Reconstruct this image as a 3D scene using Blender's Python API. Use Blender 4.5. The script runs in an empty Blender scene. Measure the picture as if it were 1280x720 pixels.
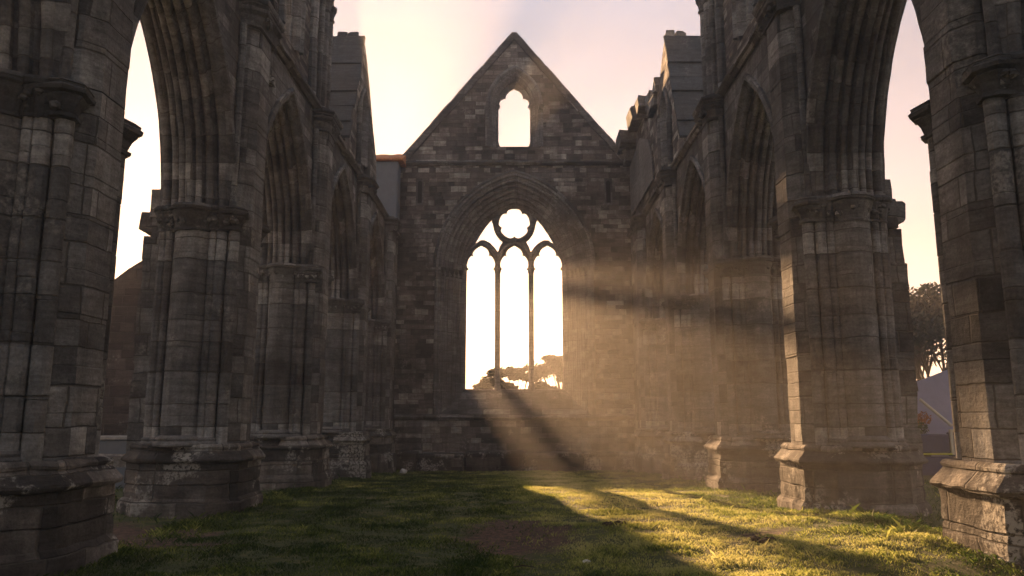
import bpy, bmesh, math, random
import numpy as np
from mathutils import Vector, noise
from mathutils.geometry import tessellate_polygon
random.seed(7)
rng = np.random.default_rng(7)
PI = math.pi
C = bpy.context.scene.collection
scene = bpy.context.scene

# ------------------------------------------------------------------ nodes
class NT:
    def __init__(s, mat):
        s.t = mat.node_tree; s.t.nodes.clear()
    def n(s, typ, **kw):
        nd = s.t.nodes.new(typ)
        for k, v in kw.items():
            setattr(nd, k, v)
        return nd
    def link(s, a, b): s.t.links.new(a, b)
    def val(s, sock, v):
        if hasattr(v, 'links') or isinstance(v, bpy.types.NodeSocket): s.link(v, sock)
        else: sock.default_value = v
    def math(s, op, a, b=0.0, c=None, clamp=False):
        nd = s.n('ShaderNodeMath', operation=op, use_clamp=clamp)
        s.val(nd.inputs[0], a); s.val(nd.inputs[1], b)
        if c is not None: s.val(nd.inputs[2], c)
        return nd.outputs[0]
    def vmath(s, op, a, b=(0, 0, 0)):
        nd = s.n('ShaderNodeVectorMath', operation=op)
        s.val(nd.inputs[0], a); s.val(nd.inputs[1], b)
        return nd.outputs[0]
    def noise(s, vec, scale, detail=4, rough=.55, out='Fac'):
        nd = s.n('ShaderNodeTexNoise'); s.link(vec, nd.inputs['Vector'])
        nd.inputs['Scale'].default_value = scale; nd.inputs['Detail'].default_value = detail
        nd.inputs['Roughness'].default_value = rough
        return nd.outputs[out]
    def mr(s, v, a, b, c=0., d=1., smooth=False):
        nd = s.n('ShaderNodeMapRange'); nd.clamp = True
        if smooth: nd.interpolation_type = 'SMOOTHSTEP'
        s.val(nd.inputs[0], v)
        for i, x in enumerate((a, b, c, d)): nd.inputs[i+1].default_value = x
        return nd.outputs[0]
    def ramp(s, v, stops, interp='LINEAR'):
        nd = s.n('ShaderNodeValToRGB'); nd.color_ramp.interpolation = interp
        e = nd.color_ramp.elements
        while len(e) < len(stops): e.new(.5)
        for i, (p, c) in enumerate(stops):
            e[i].position = p; e[i].color = (*c, 1)
        s.link(v, nd.inputs[0]); return nd.outputs[0]
    def mix(s, f, a, b, mode='MIX'):
        nd = s.n('ShaderNodeMix', data_type='RGBA', blend_type=mode)
        s.val(nd.inputs[0], f)
        for i, v in ((6, a), (7, b)):
            if isinstance(v, tuple): nd.inputs[i].default_value = (*v, 1)
            else: s.link(v, nd.inputs[i])
        return nd.outputs[2]

def new_mat(name):
    m = bpy.data.materials.new(name); m.use_nodes = True
    return m, NT(m)

def stone_mat(name, h, w, stops, stain=.55, lichen=.25, mortar_col=(.10, .09, .08), joint=.009, bump=.045, seed=0., warp=.012, streak=.5, mort_amt=.8, gain=1.0, tone=.8, lth=.585):
    m, t = new_mat(name)
    uv = t.n('ShaderNodeUVMap', uv_map='UVMap').outputs[0]
    geo = t.n('ShaderNodeNewGeometry').outputs['Position']
    pos = t.vmath('ADD', geo, (seed*13.1, seed*7.7, seed*3.3))
    wn = t.noise(pos, 3.0, 3, out='Color')
    wv = t.vmath('SCALE', t.vmath('SUBTRACT', wn, (.5, .5, .5))); wv.node.inputs['Scale'].default_value = warp*4
    uv2 = t.vmath('ADD', uv, wv)
    sp = t.n('ShaderNodeSeparateXYZ'); t.link(uv2, sp.inputs[0]); u, v = sp.outputs[0], sp.outputs[1]
    # uneven course heights: a slow wave on v
    vv = t.math('ADD', t.math('DIVIDE', v, h), t.math('MULTIPLY', t.math('SINE', t.math('MULTIPLY', v, 1.9/h)), .16))
    vv = t.math('ADD', vv, seed)
    row = t.math('FLOOR', vv); fv = t.math('FRACT', vv)
    rw = t.n('ShaderNodeTexWhiteNoise', noise_dimensions='1D'); t.link(row, rw.inputs['W']); rr = rw.outputs['Value']
    uu = t.math('ADD', t.math('DIVIDE', u, t.math('MULTIPLY', t.math('ADD', .65, t.math('MULTIPLY', rr, .8)), w)), t.math('MULTIPLY', rr, 37.3))
    uu = t.math('ADD', uu, t.math('MULTIPLY', t.math('SINE', t.math('MULTIPLY', uu, 2.1)), .2))
    cell = t.math('FLOOR', uu); fu = t.math('FRACT', uu)
    cv = t.n('ShaderNodeCombineXYZ'); t.link(cell, cv.inputs[0]); t.link(row, cv.inputs[1])
    cn = t.n('ShaderNodeTexWhiteNoise', noise_dimensions='3D'); t.link(cv.outputs[0], cn.inputs['Vector'])
    rnd = cn.outputs['Value']
    du = t.math('MULTIPLY', t.math('MINIMUM', fu, t.math('SUBTRACT', 1., fu)), w)
    dv = t.math('MULTIPLY', t.math('MINIMUM', fv, t.math('SUBTRACT', 1., fv)), h)
    d = t.math('MINIMUM', du, dv)
    en = t.noise(pos, 9, 4)
    d = t.math('ADD', d, t.math('MULTIPLY', t.math('SUBTRACT', en, .5), joint*1.6))
    face = t.mr(d, joint*.3, joint*1.6, 0, 1, True)
    rnd2 = t.math('ADD', t.math('ADD', .5*(1-tone), t.math('MULTIPLY', rnd, tone)), t.math('MULTIPLY', t.math('SUBTRACT', t.noise(pos, 3.2, 8, .7), .5), .95))
    col = t.ramp(rnd2, stops)
    if gain != 1.0: col = t.mix(1.0, col, (gain, gain, gain), 'MULTIPLY')
    # patchy weathering
    big = t.mr(t.noise(pos, .45, 5, .6), .36, .62, 1-stain, 1.12)
    bg = t.n('ShaderNodeCombineColor'); [t.link(big, bg.inputs[i]) for i in range(3)]
    col = t.mix(1.0, col, bg.outputs[0], 'MULTIPLY')
    mp = t.n('ShaderNodeMapping'); t.link(pos, mp.inputs[0]); mp.inputs['Scale'].default_value = (5, 5, .35)
    st = t.mr(t.noise(mp.outputs[0], 1.0, 5, .6), .5, .72, 0, streak)
    col = t.mix(st, col, (.055, .05, .047))
    mp2 = t.n('ShaderNodeMapping'); t.link(pos, mp2.inputs[0]); mp2.inputs['Scale'].default_value = (1.6, 1.6, 11)
    bed = t.mr(t.noise(mp2.outputs[0], 1.3, 4, .65), .35, .7, .74, 1.22)
    bc = t.n('ShaderNodeCombineColor'); [t.link(bed, bc.inputs[i]) for i in range(3)]
    col = t.mix(1.0, col, bc.outputs[0], 'MULTIPLY')
    fine = t.mr(t.noise(pos, 30, 5, .75), .3, .7, .68, 1.3)
    fc = t.n('ShaderNodeCombineColor'); [t.link(fine, fc.inputs[i]) for i in range(3)]
    col = t.mix(1.0, col, fc.outputs[0], 'MULTIPLY')
    li = t.math('MULTIPLY', t.mr(t.noise(pos, 1.1, 7, .68), lth, lth+.07, 0, 1), t.mr(t.noise(pos, 16, 4, .7), .42, .6, 0, lichen*2.2))
    col = t.mix(li, col, (.42, .40, .36))
    mf = t.math('MULTIPLY', t.math('SUBTRACT', 1., face), mort_amt)
    col = t.mix(mf, col, mortar_col)
    hgt = t.math('ADD', t.math('MULTIPLY', face, .45), t.math('MULTIPLY', rnd, .35))
    hgt = t.math('ADD', hgt, t.math('MULTIPLY', t.noise(pos, 7, 7, .7), .75))
    hgt = t.math('ADD', hgt, t.math('MULTIPLY', bed, .25))
    bp = t.n('ShaderNodeBump'); bp.inputs['Strength'].default_value = .9; bp.inputs['Distance'].default_value = bump
    t.link(hgt, bp.inputs['Height'])
    b = t.n('ShaderNodeBsdfPrincipled'); t.link(col, b.inputs['Base Color']); t.link(bp.outputs[0], b.inputs['Normal'])
    b.inputs['Roughness'].default_value = .88; b.inputs['Specular IOR Level'].default_value = .25
    o = t.n('ShaderNodeOutputMaterial'); t.link(b.outputs[0], o.inputs[0])
    return m

def plain_mat(name, col, rough=.8, var=.25, scale=6, bump=.01, transl=0., metal=0.):
    m, t = new_mat(name)
    pos = t.n('ShaderNodeNewGeometry').outputs['Position']
    f = t.mr(t.noise(pos, scale, 6, .65), .3, .7, 1-var, 1+var)
    fc = t.n('ShaderNodeCombineColor'); [t.link(f, fc.inputs[i]) for i in range(3)]
    c = t.mix(1.0, tuple(col), fc.outputs[0], 'MULTIPLY')
    b = t.n('ShaderNodeBsdfPrincipled'); t.link(c, b.inputs['Base Color']); b.inputs['Roughness'].default_value = rough
    b.inputs['Metallic'].default_value = metal
    bp = t.n('ShaderNodeBump'); bp.inputs['Distance'].default_value = bump
    t.link(t.noise(pos, scale*3, 6, .7), bp.inputs['Height']); t.link(bp.outputs[0], b.inputs['Normal'])
    o = t.n('ShaderNodeOutputMaterial')
    if transl:
        tr = t.n('ShaderNodeBsdfTranslucent'); t.link(c, tr.inputs[0])
        mx = t.n('ShaderNodeMixShader'); mx.inputs[0].default_value = transl
        t.link(b.outputs[0], mx.inputs[1]); t.link(tr.outputs[0], mx.inputs[2]); t.link(mx.outputs[0], o.inputs[0])
    else: t.link(b.outputs[0], o.inputs[0])
    return m

ASH = [(0, (.06, .056, .053)), (.25, (.12, .11, .102)), (.45, (.17, .16, .145)), (.6, (.15, .13, .112)), (.78, (.24, .22, .19)), (.93, (.34, .31, .27)), (1, (.42, .39, .34))]
ASH = [(p, tuple((x*.55+sum(c)/3*.45)*g*1.42 for x, g in zip(c, (.98, 1., 1.03)))) for p, c in ASH]
RUB = [(0, (.06, .05, .045)), (.25, (.105, .085, .072)), (.5, (.17, .14, .115)), (.68, (.20, .155, .12)), (.82, (.32, .27, .215)), (1, (.48, .42, .34))]
RUB = [(p, tuple(min(.5, (x*.6+sum(c)/3*.4)*1.18) for x in c)) for p, c in RUB]
M = {}
M['ashlar'] = stone_mat('ashlar_sandstone', .36, .72, ASH, seed=1.)
M['shaft'] = stone_mat('shaft_sandstone', .44, 3.1, ASH, seed=2., streak=.55, lichen=.3)
M['voussoir'] = stone_mat('voussoir_sandstone', .40, .62, ASH, seed=3., stain=.5, bump=.02, gain=1.05)
M['spandrel'] = stone_mat('spandrel_sandstone', .27, .42, ASH, seed=4., joint=.007)
M['rubble'] = stone_mat('coursed_rubble', .20, .46, RUB, seed=5., tone=.85, gain=1.28, joint=.010, bump=.07, stain=.6, mortar_col=(.13, .11, .09), mort_amt=.6)
M['rubble_low'] = stone_mat('pale_coursed_rubble', .22, .44, [(p, tuple(min(.6, x*1.35) for x in c)) for p, c in RUB], seed=6., tone=.8, joint=.009, stain=.45, mortar_col=(.13, .11, .09), mort_amt=.6, lichen=.5)
M['thin'] = stone_mat('thin_coursed_rubble', .11, .36, RUB, seed=7., joint=.008, stain=.5)
M['plinth'] = stone_mat('plinth_sandstone', .40, .75, [(0, (.03, .028, .027)), (.4, (.10, .09, .083)), (.7, (.20, .175, .155)), (1, (.40, .37, .33))], seed=8., lth=.53, lichen=.8, streak=.75, bump=.06, stain=.6)
M['moulding'] = stone_mat('weathered_moulding', .6, .9, ASH, seed=9., stain=.6, lichen=.35, streak=.6, gain=.85)
M['carved'] = stone_mat('window_dressing', .42, 1.2, [(p, tuple(x*1.1 for x in c)) for p, c in ASH], seed=10., tone=.5, gain=1.15, stain=.4, bump=.015, lichen=.1)
M['redwall'] = stone_mat('dark_red_stone', .26, .55, [(0, (.06, .045, .042)), (.5, (.10, .078, .07)), (1, (.17, .13, .12))], seed=11.)
M['slab'] = stone_mat('slate_grey_slab', 3, 3, [(0, (.07, .075, .08)), (1, (.13, .135, .14))], seed=12., bump=.01, stain=.3, lichen=.2, mort_amt=.2)
M['render'] = stone_mat('smooth_grey_render', 5, 5, [(0, (.20, .19, .18)), (1, (.27, .25, .24))], seed=13., bump=.008, stain=.3, lichen=.05, mort_amt=.1, streak=.3)
M['tile'] = plain_mat('sun_glow_clay_tile', (.6, .21, .06), .8, .45, 9)  # clay orange heightened to paint the glow of the low sun
M['pale'] = plain_mat('pale_coping_stone', (.42, .40, .38), .7, .25, 8)
M['leadgrey'] = plain_mat('blue_grey_lead_sheet', (.15, .17, .2), .5, .15, 3)
M['canvas'] = plain_mat('lavender_canvas', (.50, .47, .62), .8, .08, 3, transl=.25)
M['navy'] = plain_mat('navy_panel', (.03, .035, .11), .5, .2, 5)
M['cream'] = plain_mat('cream_painted_wood', (.78, .66, .48), .6, .1, 8)
M['yellow'] = plain_mat('yellow_trim', (.62, .60, .05), .6, .1, 8)
M['bark'] = plain_mat('pine_bark', (.055, .04, .03), .9, .4, 12, .03)
M['needles'] = plain_mat('pine_needles', (.018, .027, .01), .7, .5, 1.5, 0, transl=.06)
M['shrub'] = plain_mat('olive_shrub_leaves', (.12, .12, .03), .7, .5, 3, 0, transl=.4)
M['flower'] = plain_mat('orange_leaf', (.45, .16, .04), .7, .4, 3, 0, transl=.4)
M['white'] = plain_mat('white_stone', (.7, .68, .64), .7, .15, 20)
M['earth'] = plain_mat('dark_soil', (.055, .035, .024), .95, .5, 25, .03)

# ------------------------------------------------------------------ mesh builder
class MB:
    def __init__(s): s.v = []; s.f = []; s.uv = []
    def face(s, idx, uv=None): s.f.append(tuple(idx)); s.uv.append(uv)
    def add(s, p): s.v.append(Vector(p)); return len(s.v)-1
    def box(s, x0, x1, y0, y1, z0, z1, jit=0., rot=0., tilt=0.):
        c = Vector(((x0+x1)/2, (y0+y1)/2, (z0+z1)/2)); i0 = len(s.v)
        hx, hy, hz = abs(x1-x0)/2, abs(y1-y0)/2, abs(z1-z0)/2
        e = min(hx, hy, hz)*.14
        pts = []
        bm = bmesh.new(); bmesh.ops.create_cube(bm, size=1.0)
        for v in bm.verts: v.co = Vector((v.co.x*2*hx, v.co.y*2*hy, v.co.z*2*hz))
        bmesh.ops.bevel(bm, geom=bm.edges[:], offset=e, segments=1, affect='EDGES')
        cr, sr, ct, st = math.cos(rot), math.sin(rot), math.cos(tilt), math.sin(tilt)
        for v in bm.verts:
            p = v.co + Vector([random.uniform(-jit, jit) for _ in range(3)])
            p = Vector((p.x, p.y*ct-p.z*st, p.y*st+p.z*ct))
            p = Vector((p.x*cr-p.y*sr, p.x*sr+p.y*cr, p.z))
            s.add(p+c)
        bm.verts.index_update()
        for f in bm.faces: s.face([i0+v.index for v in f.verts])
        bm.free()
    def rings(s, rings, cap=True, closed=True, uvs=None):
        """rings: lists of equal length points. uvs: per-ring lists of (u,v) with n+1 entries when closed"""
        n = len(rings[0]); base = []
        for r in rings: base.append([s.add(p) for p in r])
        m = n if closed else n-1
        for k in range(len(rings)-1):
            for i in range(m):
                j = (i+1) % n
                uv = None
                if uvs: uv = (uvs[k][i], uvs[k][i+1], uvs[k+1][i+1], uvs[k+1][i])
                s.face((base[k][i], base[k][j], base[k+1][j], base[k+1][i]), uv)
        if cap and closed:
            s.face(list(reversed(base[0]))); s.face(base[-1])
    def tube(s, pts, radii, n=6):
        rs = []
        for i, p in enumerate(pts):
            p = Vector(p); a = Vector(pts[max(0, i-1)]); b = Vector(pts[min(len(pts)-1, i+1)])
            t = (b-a).normalized(); up = Vector((0, 0, 1)) if abs(t.z) < .9 else Vector((1, 0, 0))
            x = t.cross(up).normalized(); y = t.cross(x)
            rs.append([p+(x*math.cos(2*PI*k/n)+y*math.sin(2*PI*k/n))*radii[i] for k in range(n)])
        s.rings(rs)
    def build(s, name, mat, parent=None, rough=0., rscale=1.3, smooth=False, bev=0.):
        me = bpy.data.meshes.new(name)
        vs = s.v
        if rough:
            vs = [v + noise.noise_vector(v*rscale)*rough + noise.noise_vector(v*rscale*4.3)*rough*.45 for v in vs]
        me.from_pydata([tuple(v) for v in vs], [], s.f)
        uvl = me.uv_layers.new(name='UVMap')
        data = np.zeros((len(me.loops), 2), dtype=np.float32)
        for pi, p in enumerate(me.polygons):
            uv = s.uv[pi]
            if uv:
                for k, li in enumerate(p.loop_indices): data[li] = uv[k]
            else:
                n = p.normal
                for li in p.loop_indices:
                    v = vs[me.loops[li].vertex_index]
                    if abs(n.z) > .75: data[li] = (v.x, v.y)
                    elif abs(n.y) > abs(n.x): data[li] = (v.x, v.z)
                    else: data[li] = (v.y, v.z)
        uvl.data.foreach_set('uv', data.ravel())
        bm = bmesh.new(); bm.from_mesh(me); bmesh.ops.recalc_face_normals(bm, faces=bm.faces); bm.to_mesh(me); bm.free()
        if smooth:
            me.polygons.foreach_set('use_smooth', [True]*len(me.polygons))
        me.materials.append(mat)
        o = bpy.data.objects.new(name, me); C.objects.link(o)
        if parent: o.parent = parent
        return o

def empty(name, label, cat, group=None):
    o = bpy.data.objects.new(name, None); C.objects.link(o); tag(o, label, cat, group); return o
def tag(o, label=None, cat=None, group=None, kind=None):
    if label: o['label'] = label
    if cat: o['category'] = cat
    if group: o['group'] = group
    if kind: o['kind'] = kind
    return o

def densify(poly, d, closed=True):
    out = []
    n = len(poly)
    for i in range(n if closed else n-1):
        a, b = poly[i], poly[(i+1) % n]
        L = math.hypot(b[0]-a[0], b[1]-a[1]); k = max(1, int(L/d))
        for j in range(k): out.append((a[0]+(b[0]-a[0])*j/k, a[1]+(b[1]-a[1])*j/k))
    if not closed: out.append(poly[-1])
    return out

def plate(mb, outer, holes, d0, d1, T):
    """extrude 2d polygon-with-holes (p,z) between depths d0,d1; T(p,d,z)->xyz"""
    loops = [outer]+holes
    tri = tessellate_polygon([[Vector((p, z, 0)) for p, z in l] for l in loops])
    flat = [q for l in loops for q in l]
    a = [mb.add(T(p, d0, z)) for p, z in flat]
    b = [mb.add(T(p, d1, z)) for p, z in flat]
    for t in tri:
        mb.face([a[i] for i in t]); mb.face([b[i] for i in reversed(t)])
    o = 0
    for l in loops:
        n = len(l)
        for i in range(n):
            j = (i+1) % n
            mb.face((a[o+i], a[o+j], b[o+j], b[o+i]))
        o += n

def offset_poly(poly, off):
    n = len(poly); out = []
    area = sum(poly[i][0]*poly[(i+1) % n][1]-poly[(i+1) % n][0]*poly[i][1] for i in range(n))
    sg = 1 if area > 0 else -1
    for i in range(n):
        p0, p1, p2 = [Vector(poly[(i+k) % n]) for k in (-1, 0, 1)]
        e1 = (p1-p0).normalized(); e2 = (p2-p1).normalized()
        n1 = Vector((e1.y, -e1.x))*sg; n2 = Vector((e2.y, -e2.x))*sg
        m = (n1+n2); m = m/max(.35, m.dot(n1)) if m.length > 1e-6 else n1
        out.append((p1.x+m.x*off, p1.y+m.y*off))
    return out

def arch_pts(w, c, r, spring, n=14, z0=None):
    """two-centred arch: left jamb up over to right jamb; returns [(p,z)]"""
    pts = []
    if z0 is not None: pts.append((-w, z0))
    th = math.acos(min(1, c/r))
    for i in range(n+1):
        a = th*i/n; pts.append((c-r*math.cos(a), spring+r*math.sin(a)))
    for i in range(n-1, -1, -1):
        a = th*i/n; pts.append((-c+r*math.cos(a), spring+r*math.sin(a)))
    if z0 is not None: pts.append((w, z0))
    return pts

def arch_sweep(mb, prof, w0, c, spring, T, z0=None, n=18):
    """sweep profile [(o,d)] along arch of half width w0 centre offset c (o = inset)"""
    r0 = w0+c
    rows = []; uvs = []
    plen = [0]
    for i in range(1, len(prof)): plen.append(plen[-1]+math.hypot(prof[i][0]-prof[i-1][0], prof[i][1]-prof[i-1][1]))
    ks = []
    th0 = math.acos(c/r0)
    if z0 is not None:
        m = max(2, int((spring-z0)/.4))
        ks += [('j', -1, z0+(spring-z0)*i/m) for i in range(m)]
    ks += [('a', -1, i/n) for i in range(n+1)]+[('a', 1, i/n) for i in range(n-1, -1, -1)]
    if z0 is not None: ks += [('j', 1, z0+(spring-z0)*i/m) for i in range(m-1, -1, -1)]
    L = 0; prev = None
    for kind, sd, q in ks:
        row = []
        for o, d in prof:
            r = r0-o; th = math.acos(min(1, c/r))
            if kind == 'j': p, z = sd*(w0-o), q
            else:
                a = th*q; p, z = sd*(r*math.cos(a)-c), spring+r*math.sin(a)
            row.append((p, d, z))
        ref = Vector((row[0][0], row[0][2]))
        if prev is not None: L += (ref-prev).length
        prev = ref
        rows.append([T(*x) for x in row]); uvs.append([(pl, L) for pl in plen])
    mb.rings(rows, closed=False, uvs=uvs)

def roll(co, cd, r, a0, a1, n=5):
    return [(co+r*math.cos(math.radians(a0+(a1-a0)*i/n)), cd+r*math.sin(math.radians(a0+(a1-a0)*i/n))) for i in range(n+1)]

def courses(mb, poly, z0, z1, h, T, jit=.008, joint=.008, top_rag=0.):
    """stack of stone courses with a plan polygon poly [(a,b)]"""
    rings = []; uvs = []
    per = [0]
    n = len(poly)
    for i in range(n): per.append(per[-1]+math.hypot(poly[(i+1) % n][0]-poly[i][0], poly[(i+1) % n][1]-poly[i][1]))
    z = z0
    while z < z1-.05:
        hh = h*random.uniform(.82, 1.2); zt = min(z1, z+hh)
        if z1-zt < h*.35: zt = z1
        ox, oy, os = random.uniform(-jit, jit), random.uniform(-jit, jit), random.uniform(-jit*.6, jit*.6)
        P = offset_poly(poly, os); Q = offset_poly(poly, os-joint)
        for zz, R in ((z+.001, Q), (z+.010, P), ((z+zt)/2, P), (zt-.010, P), (zt-.001, Q)):
            rings.append([T(a+ox, b+oy, zz) for a, b in R]); uvs.append([(u, zz) for u in per])
        z = zt
    mb.rings(rings, uvs=uvs)

def circle(a, b, r, n=14, a0=0):
    return [(a+r*math.cos(a0+2*PI*i/n), b+r*math.sin(a0+2*PI*i/n)) for i in range(n)]

def loft(mb, poly, levels, T):
    per = [0]; n = len(poly)
    for i in range(n): per.append(per[-1]+math.hypot(poly[(i+1) % n][0]-poly[i][0], poly[(i+1) % n][1]-poly[i][1]))
    rings = []; uvs = []; vv = 0; prev = None
    for z, off in levels:
        if prev: vv += math.hypot(z-prev[0], off-prev[1])
        prev = (z, off)
        rings.append([T(a, b, z) for a, b in offset_poly(poly, off)]); uvs.append([(u, vv) for u in per])
    mb.rings(rings, uvs=uvs)

def blob(mb, c, r, seed, flat=1., n=1):
    bm = bmesh.new(); bmesh.ops.create_icosphere(bm, subdivisions=n, radius=1)
    i0 = len(mb.v)
    for v in bm.verts:
        k = 1+.45*noise.noise(v.co*1.3+Vector((seed, seed*2, 0)))
        mb.add(Vector(c)+Vector((v.co.x*r*k, v.co.y*r*k, v.co.z*r*k*flat)))
    bm.verts.index_update()
    for f in bm.faces: mb.face([i0+v.index for v in f.verts])
    bm.free()

# ------------------------------------------------------------------ ground
def sstep(a, b, x):
    t = min(1, max(0, (x-a)/(b-a))); return t*t*(3-2*t)
PATCH = [(.05, 10.3, .72, 1.5), (-4.1, 9.5, .9, .25), (4.6, 11.2, .9, .28), (-5.6, 10.3, 1.6, 1.2), (3.0, 9.6, .3, .2)]
def gz(x, y):
    z = -.50*sstep(13, 30, y)
    z += .24*math.exp(-((x-4.5)/1.9)**2-((y-9.2)/2.6)**2)
    z += .10*math.exp(-((x-3.6)/1.2)**2-((y-7.4)/1.2)**2)
    z += .05*noise.noise(Vector((x*.5, y*.5, 0)))+.022*noise.noise(Vector((x*1.9, y*1.9, 3)))
    for (a, b, rx, ry) in PATCH:
        d = ((x-a)/rx)**2+((y-b)/ry)**2
        if d < 4: z -= .03*math.exp(-d)
    return z
def bare(x, y):
    f = 0
    nz = noise.noise(Vector((x*2.2, y*2.2, 9)))*.8+noise.noise(Vector((x*6, y*6, 2)))*.5
    for (a, b, rx, ry) in PATCH:
        d = ((x-a)/rx)**2+((y-b)/ry)**2
        f = max(f, 1-sstep(.55, 1.25, d+nz))
    return f

def make_ground():
    xs = np.concatenate([[-190, -120, -70, -40, -25, -16, -12], np.arange(-10, 10.01, .16), [12, 16, 25, 40, 70, 120, 190]])
    ys = np.concatenate([[-60, -30, -12, -6], np.arange(-2, 32, .16), [34, 38, 45, 60, 90, 130, 180, 230]])
    mb_v = []; f = []; att = []
    for y in ys:
        for x in xs:
            mb_v.append((x, y, gz(x, y))); att.append(bare(x, y))
    nx = len(xs)
    for j in range(len(ys)-1):
        for i in range(nx-1):
            f.append((j*nx+i, j*nx+i+1, (j+1)*nx+i+1, (j+1)*nx+i))
    me = bpy.data.meshes.new('ground'); me.from_pydata(mb_v, [], f)
    a = me.attributes.new('bare', 'FLOAT', 'POINT'); a.data.foreach_set('value', np.array(att, dtype=np.float32))
    me.polygons.foreach_set('use_smooth', [True]*len(me.polygons))
    m, t = new_mat('turf_soil')
    pos = t.n('ShaderNodeNewGeometry').outputs['Position']
    ab = t.n('ShaderNodeAttribute', attribute_name='bare').outputs['Fac']
    c1 = t.ramp(t.noise(pos, 3.0, 8, .7), [(.3, (.03, .05, .012)), (.5, (.07, .09, .024)), (.66, (.16, .15, .055)), (.8, (.26, .21, .10))])
    c2 = t.ramp(t.noise(pos, 14, 6, .7), [(.35, (.035, .022, .015)), (.5, (.09, .055, .04)), (.65, (.21, .115, .08))])
    col = t.mix(ab, c1, c2)
    b = t.n('ShaderNodeBsdfPrincipled'); t.link(col, b.inputs['Base Color']); b.inputs['Roughness'].default_value = .95
    bp = t.n('ShaderNodeBump'); bp.inputs['Distance'].default_value = .05
    t.link(t.noise(pos, 22, 6, .75), bp.inputs['Height']); t.link(bp.outputs[0], b.inputs['Normal'])
    o = t.n('ShaderNodeOutputMaterial'); t.link(b.outputs[0], o.inputs[0])
    me.materials.append(m)
    ob = bpy.data.objects.new('ground', me); C.objects.link(ob); tag(ob, 'turf and soil ground inside the ruined nave', kind='structure')
make_ground()

def make_grass():
    N = 420000
    # distribute with more blades near the camera
    y = 5.5+(31-5.5)*rng.random(N)**1.75
    side = rng.random(N)
    x = (rng.random(N)*2-1)*np.minimum(4.9, 1.1+y*.62)
    out = side > .93
    x = np.where(out, np.sign(x)*(5+rng.random(N)*7), x)
    V = np.zeros((N, 4, 3), dtype=np.float32); keep = np.ones(N, bool); dry_lit = np.zeros((N,), dtype=np.float32)
    for i in range(N):
        xi, yi = float(x[i]), float(y[i])
        cl = noise.noise(Vector((xi*1.6, yi*1.6, 5)))+.6*noise.noise(Vector((xi*5, yi*5, 1)))
        if bare(xi, yi) > .25+.85*random.random() or (cl < -.38 and random.random() < .75): keep[i] = False; continue
        z = gz(xi, yi)
        rich = sstep(-.3, .5, cl)
        near = math.exp(-((xi-4.2)/2.3)**2-((yi-8.2)/2.0)**2)
        hgt = (.012+.020*rich+.026*sstep(4.0, 4.5, abs(xi))+.014*near*sstep(-.1, .5, cl))*random.uniform(.6, 1.4)*(1+.02*yi)
        if random.random() < .004: hgt *= 2.2
        w = .0022*random.uniform(.7, 1.5)*(1+.07*yi)
        an = random.random()*2*PI; ln = hgt*random.uniform(.2, 1.3); la = random.random()*2*PI
        dx, dy = math.cos(an)*w, math.sin(an)*w; lx, ly = math.cos(la)*ln, math.sin(la)*ln
        V[i] = ((xi-dx, yi-dy, z-.005), (xi+dx, yi+dy, z-.005), (xi+lx*.4+dx*.6, yi+ly*.4+dy*.6, z+hgt*.65), (xi+lx, yi+ly, z+hgt))
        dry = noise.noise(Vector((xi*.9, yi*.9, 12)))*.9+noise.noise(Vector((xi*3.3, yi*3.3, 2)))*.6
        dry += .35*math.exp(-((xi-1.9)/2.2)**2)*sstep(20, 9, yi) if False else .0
        dry_lit[i] = min(1, max(0, .12+dry*.5+random.uniform(-.2, .2)-near*.1+.62*math.exp(-((xi-2.4+.09*(yi-8))/1.7)**2)))  # last term paints brighter straw along the sun patch, on top of patchy dryness
    V = V[keep]; dry_lit = dry_lit[keep]; n = len(V)
    me = bpy.data.meshes.new('grass')
    me.vertices.add(n*4); me.vertices.foreach_set('co', V.reshape(-1))
    idx = (np.arange(n)[:, None]*4+np.array([0, 1, 2, 0, 2, 3])[None]).reshape(-1).astype(np.int32)
    me.loops.add(n*6); me.loops.foreach_set('vertex_index', idx)
    me.polygons.add(n*2); me.polygons.foreach_set('loop_start', np.arange(0, n*6, 3, dtype=np.int32)); me.polygons.foreach_set('loop_total', np.full(n*2, 3, dtype=np.int32))
    me.update(); me.validate()
    a = me.attributes.new('dry', 'FLOAT', 'POINT'); a.data.foreach_set('value', np.repeat(dry_lit, 4))  # carries random dryness plus the painted sun-patch brightness
    m, t = new_mat('grass_blades')
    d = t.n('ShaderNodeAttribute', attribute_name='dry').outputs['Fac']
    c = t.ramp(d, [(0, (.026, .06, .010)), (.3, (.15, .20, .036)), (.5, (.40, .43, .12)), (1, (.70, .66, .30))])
    b = t.n('ShaderNodeBsdfPrincipled'); t.link(c, b.inputs['Base Color']); b.inputs['Roughness'].default_value = .6
    b.inputs['Specular IOR Level'].default_value = .2
    tr = t.n('ShaderNodeBsdfTranslucent'); t.link(c, tr.inputs[0])
    mx = t.n('ShaderNodeMixShader'); mx.inputs[0].default_value = .5
    t.link(b.outputs[0], mx.inputs[1]); t.link(tr.outputs[0], mx.inputs[2])
    o = t.n('ShaderNodeOutputMaterial'); t.link(mx.outputs[0], o.inputs[0])
    me.materials.append(m)
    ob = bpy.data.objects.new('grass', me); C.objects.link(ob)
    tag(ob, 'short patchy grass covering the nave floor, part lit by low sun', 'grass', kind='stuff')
make_grass()

# ------------------------------------------------------------------ arcades
WX = 4.8; SPR = 4.95; STR = 8.86; AW = 1.9; AC = 2.09
PRL = 'clustered shafts'
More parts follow.
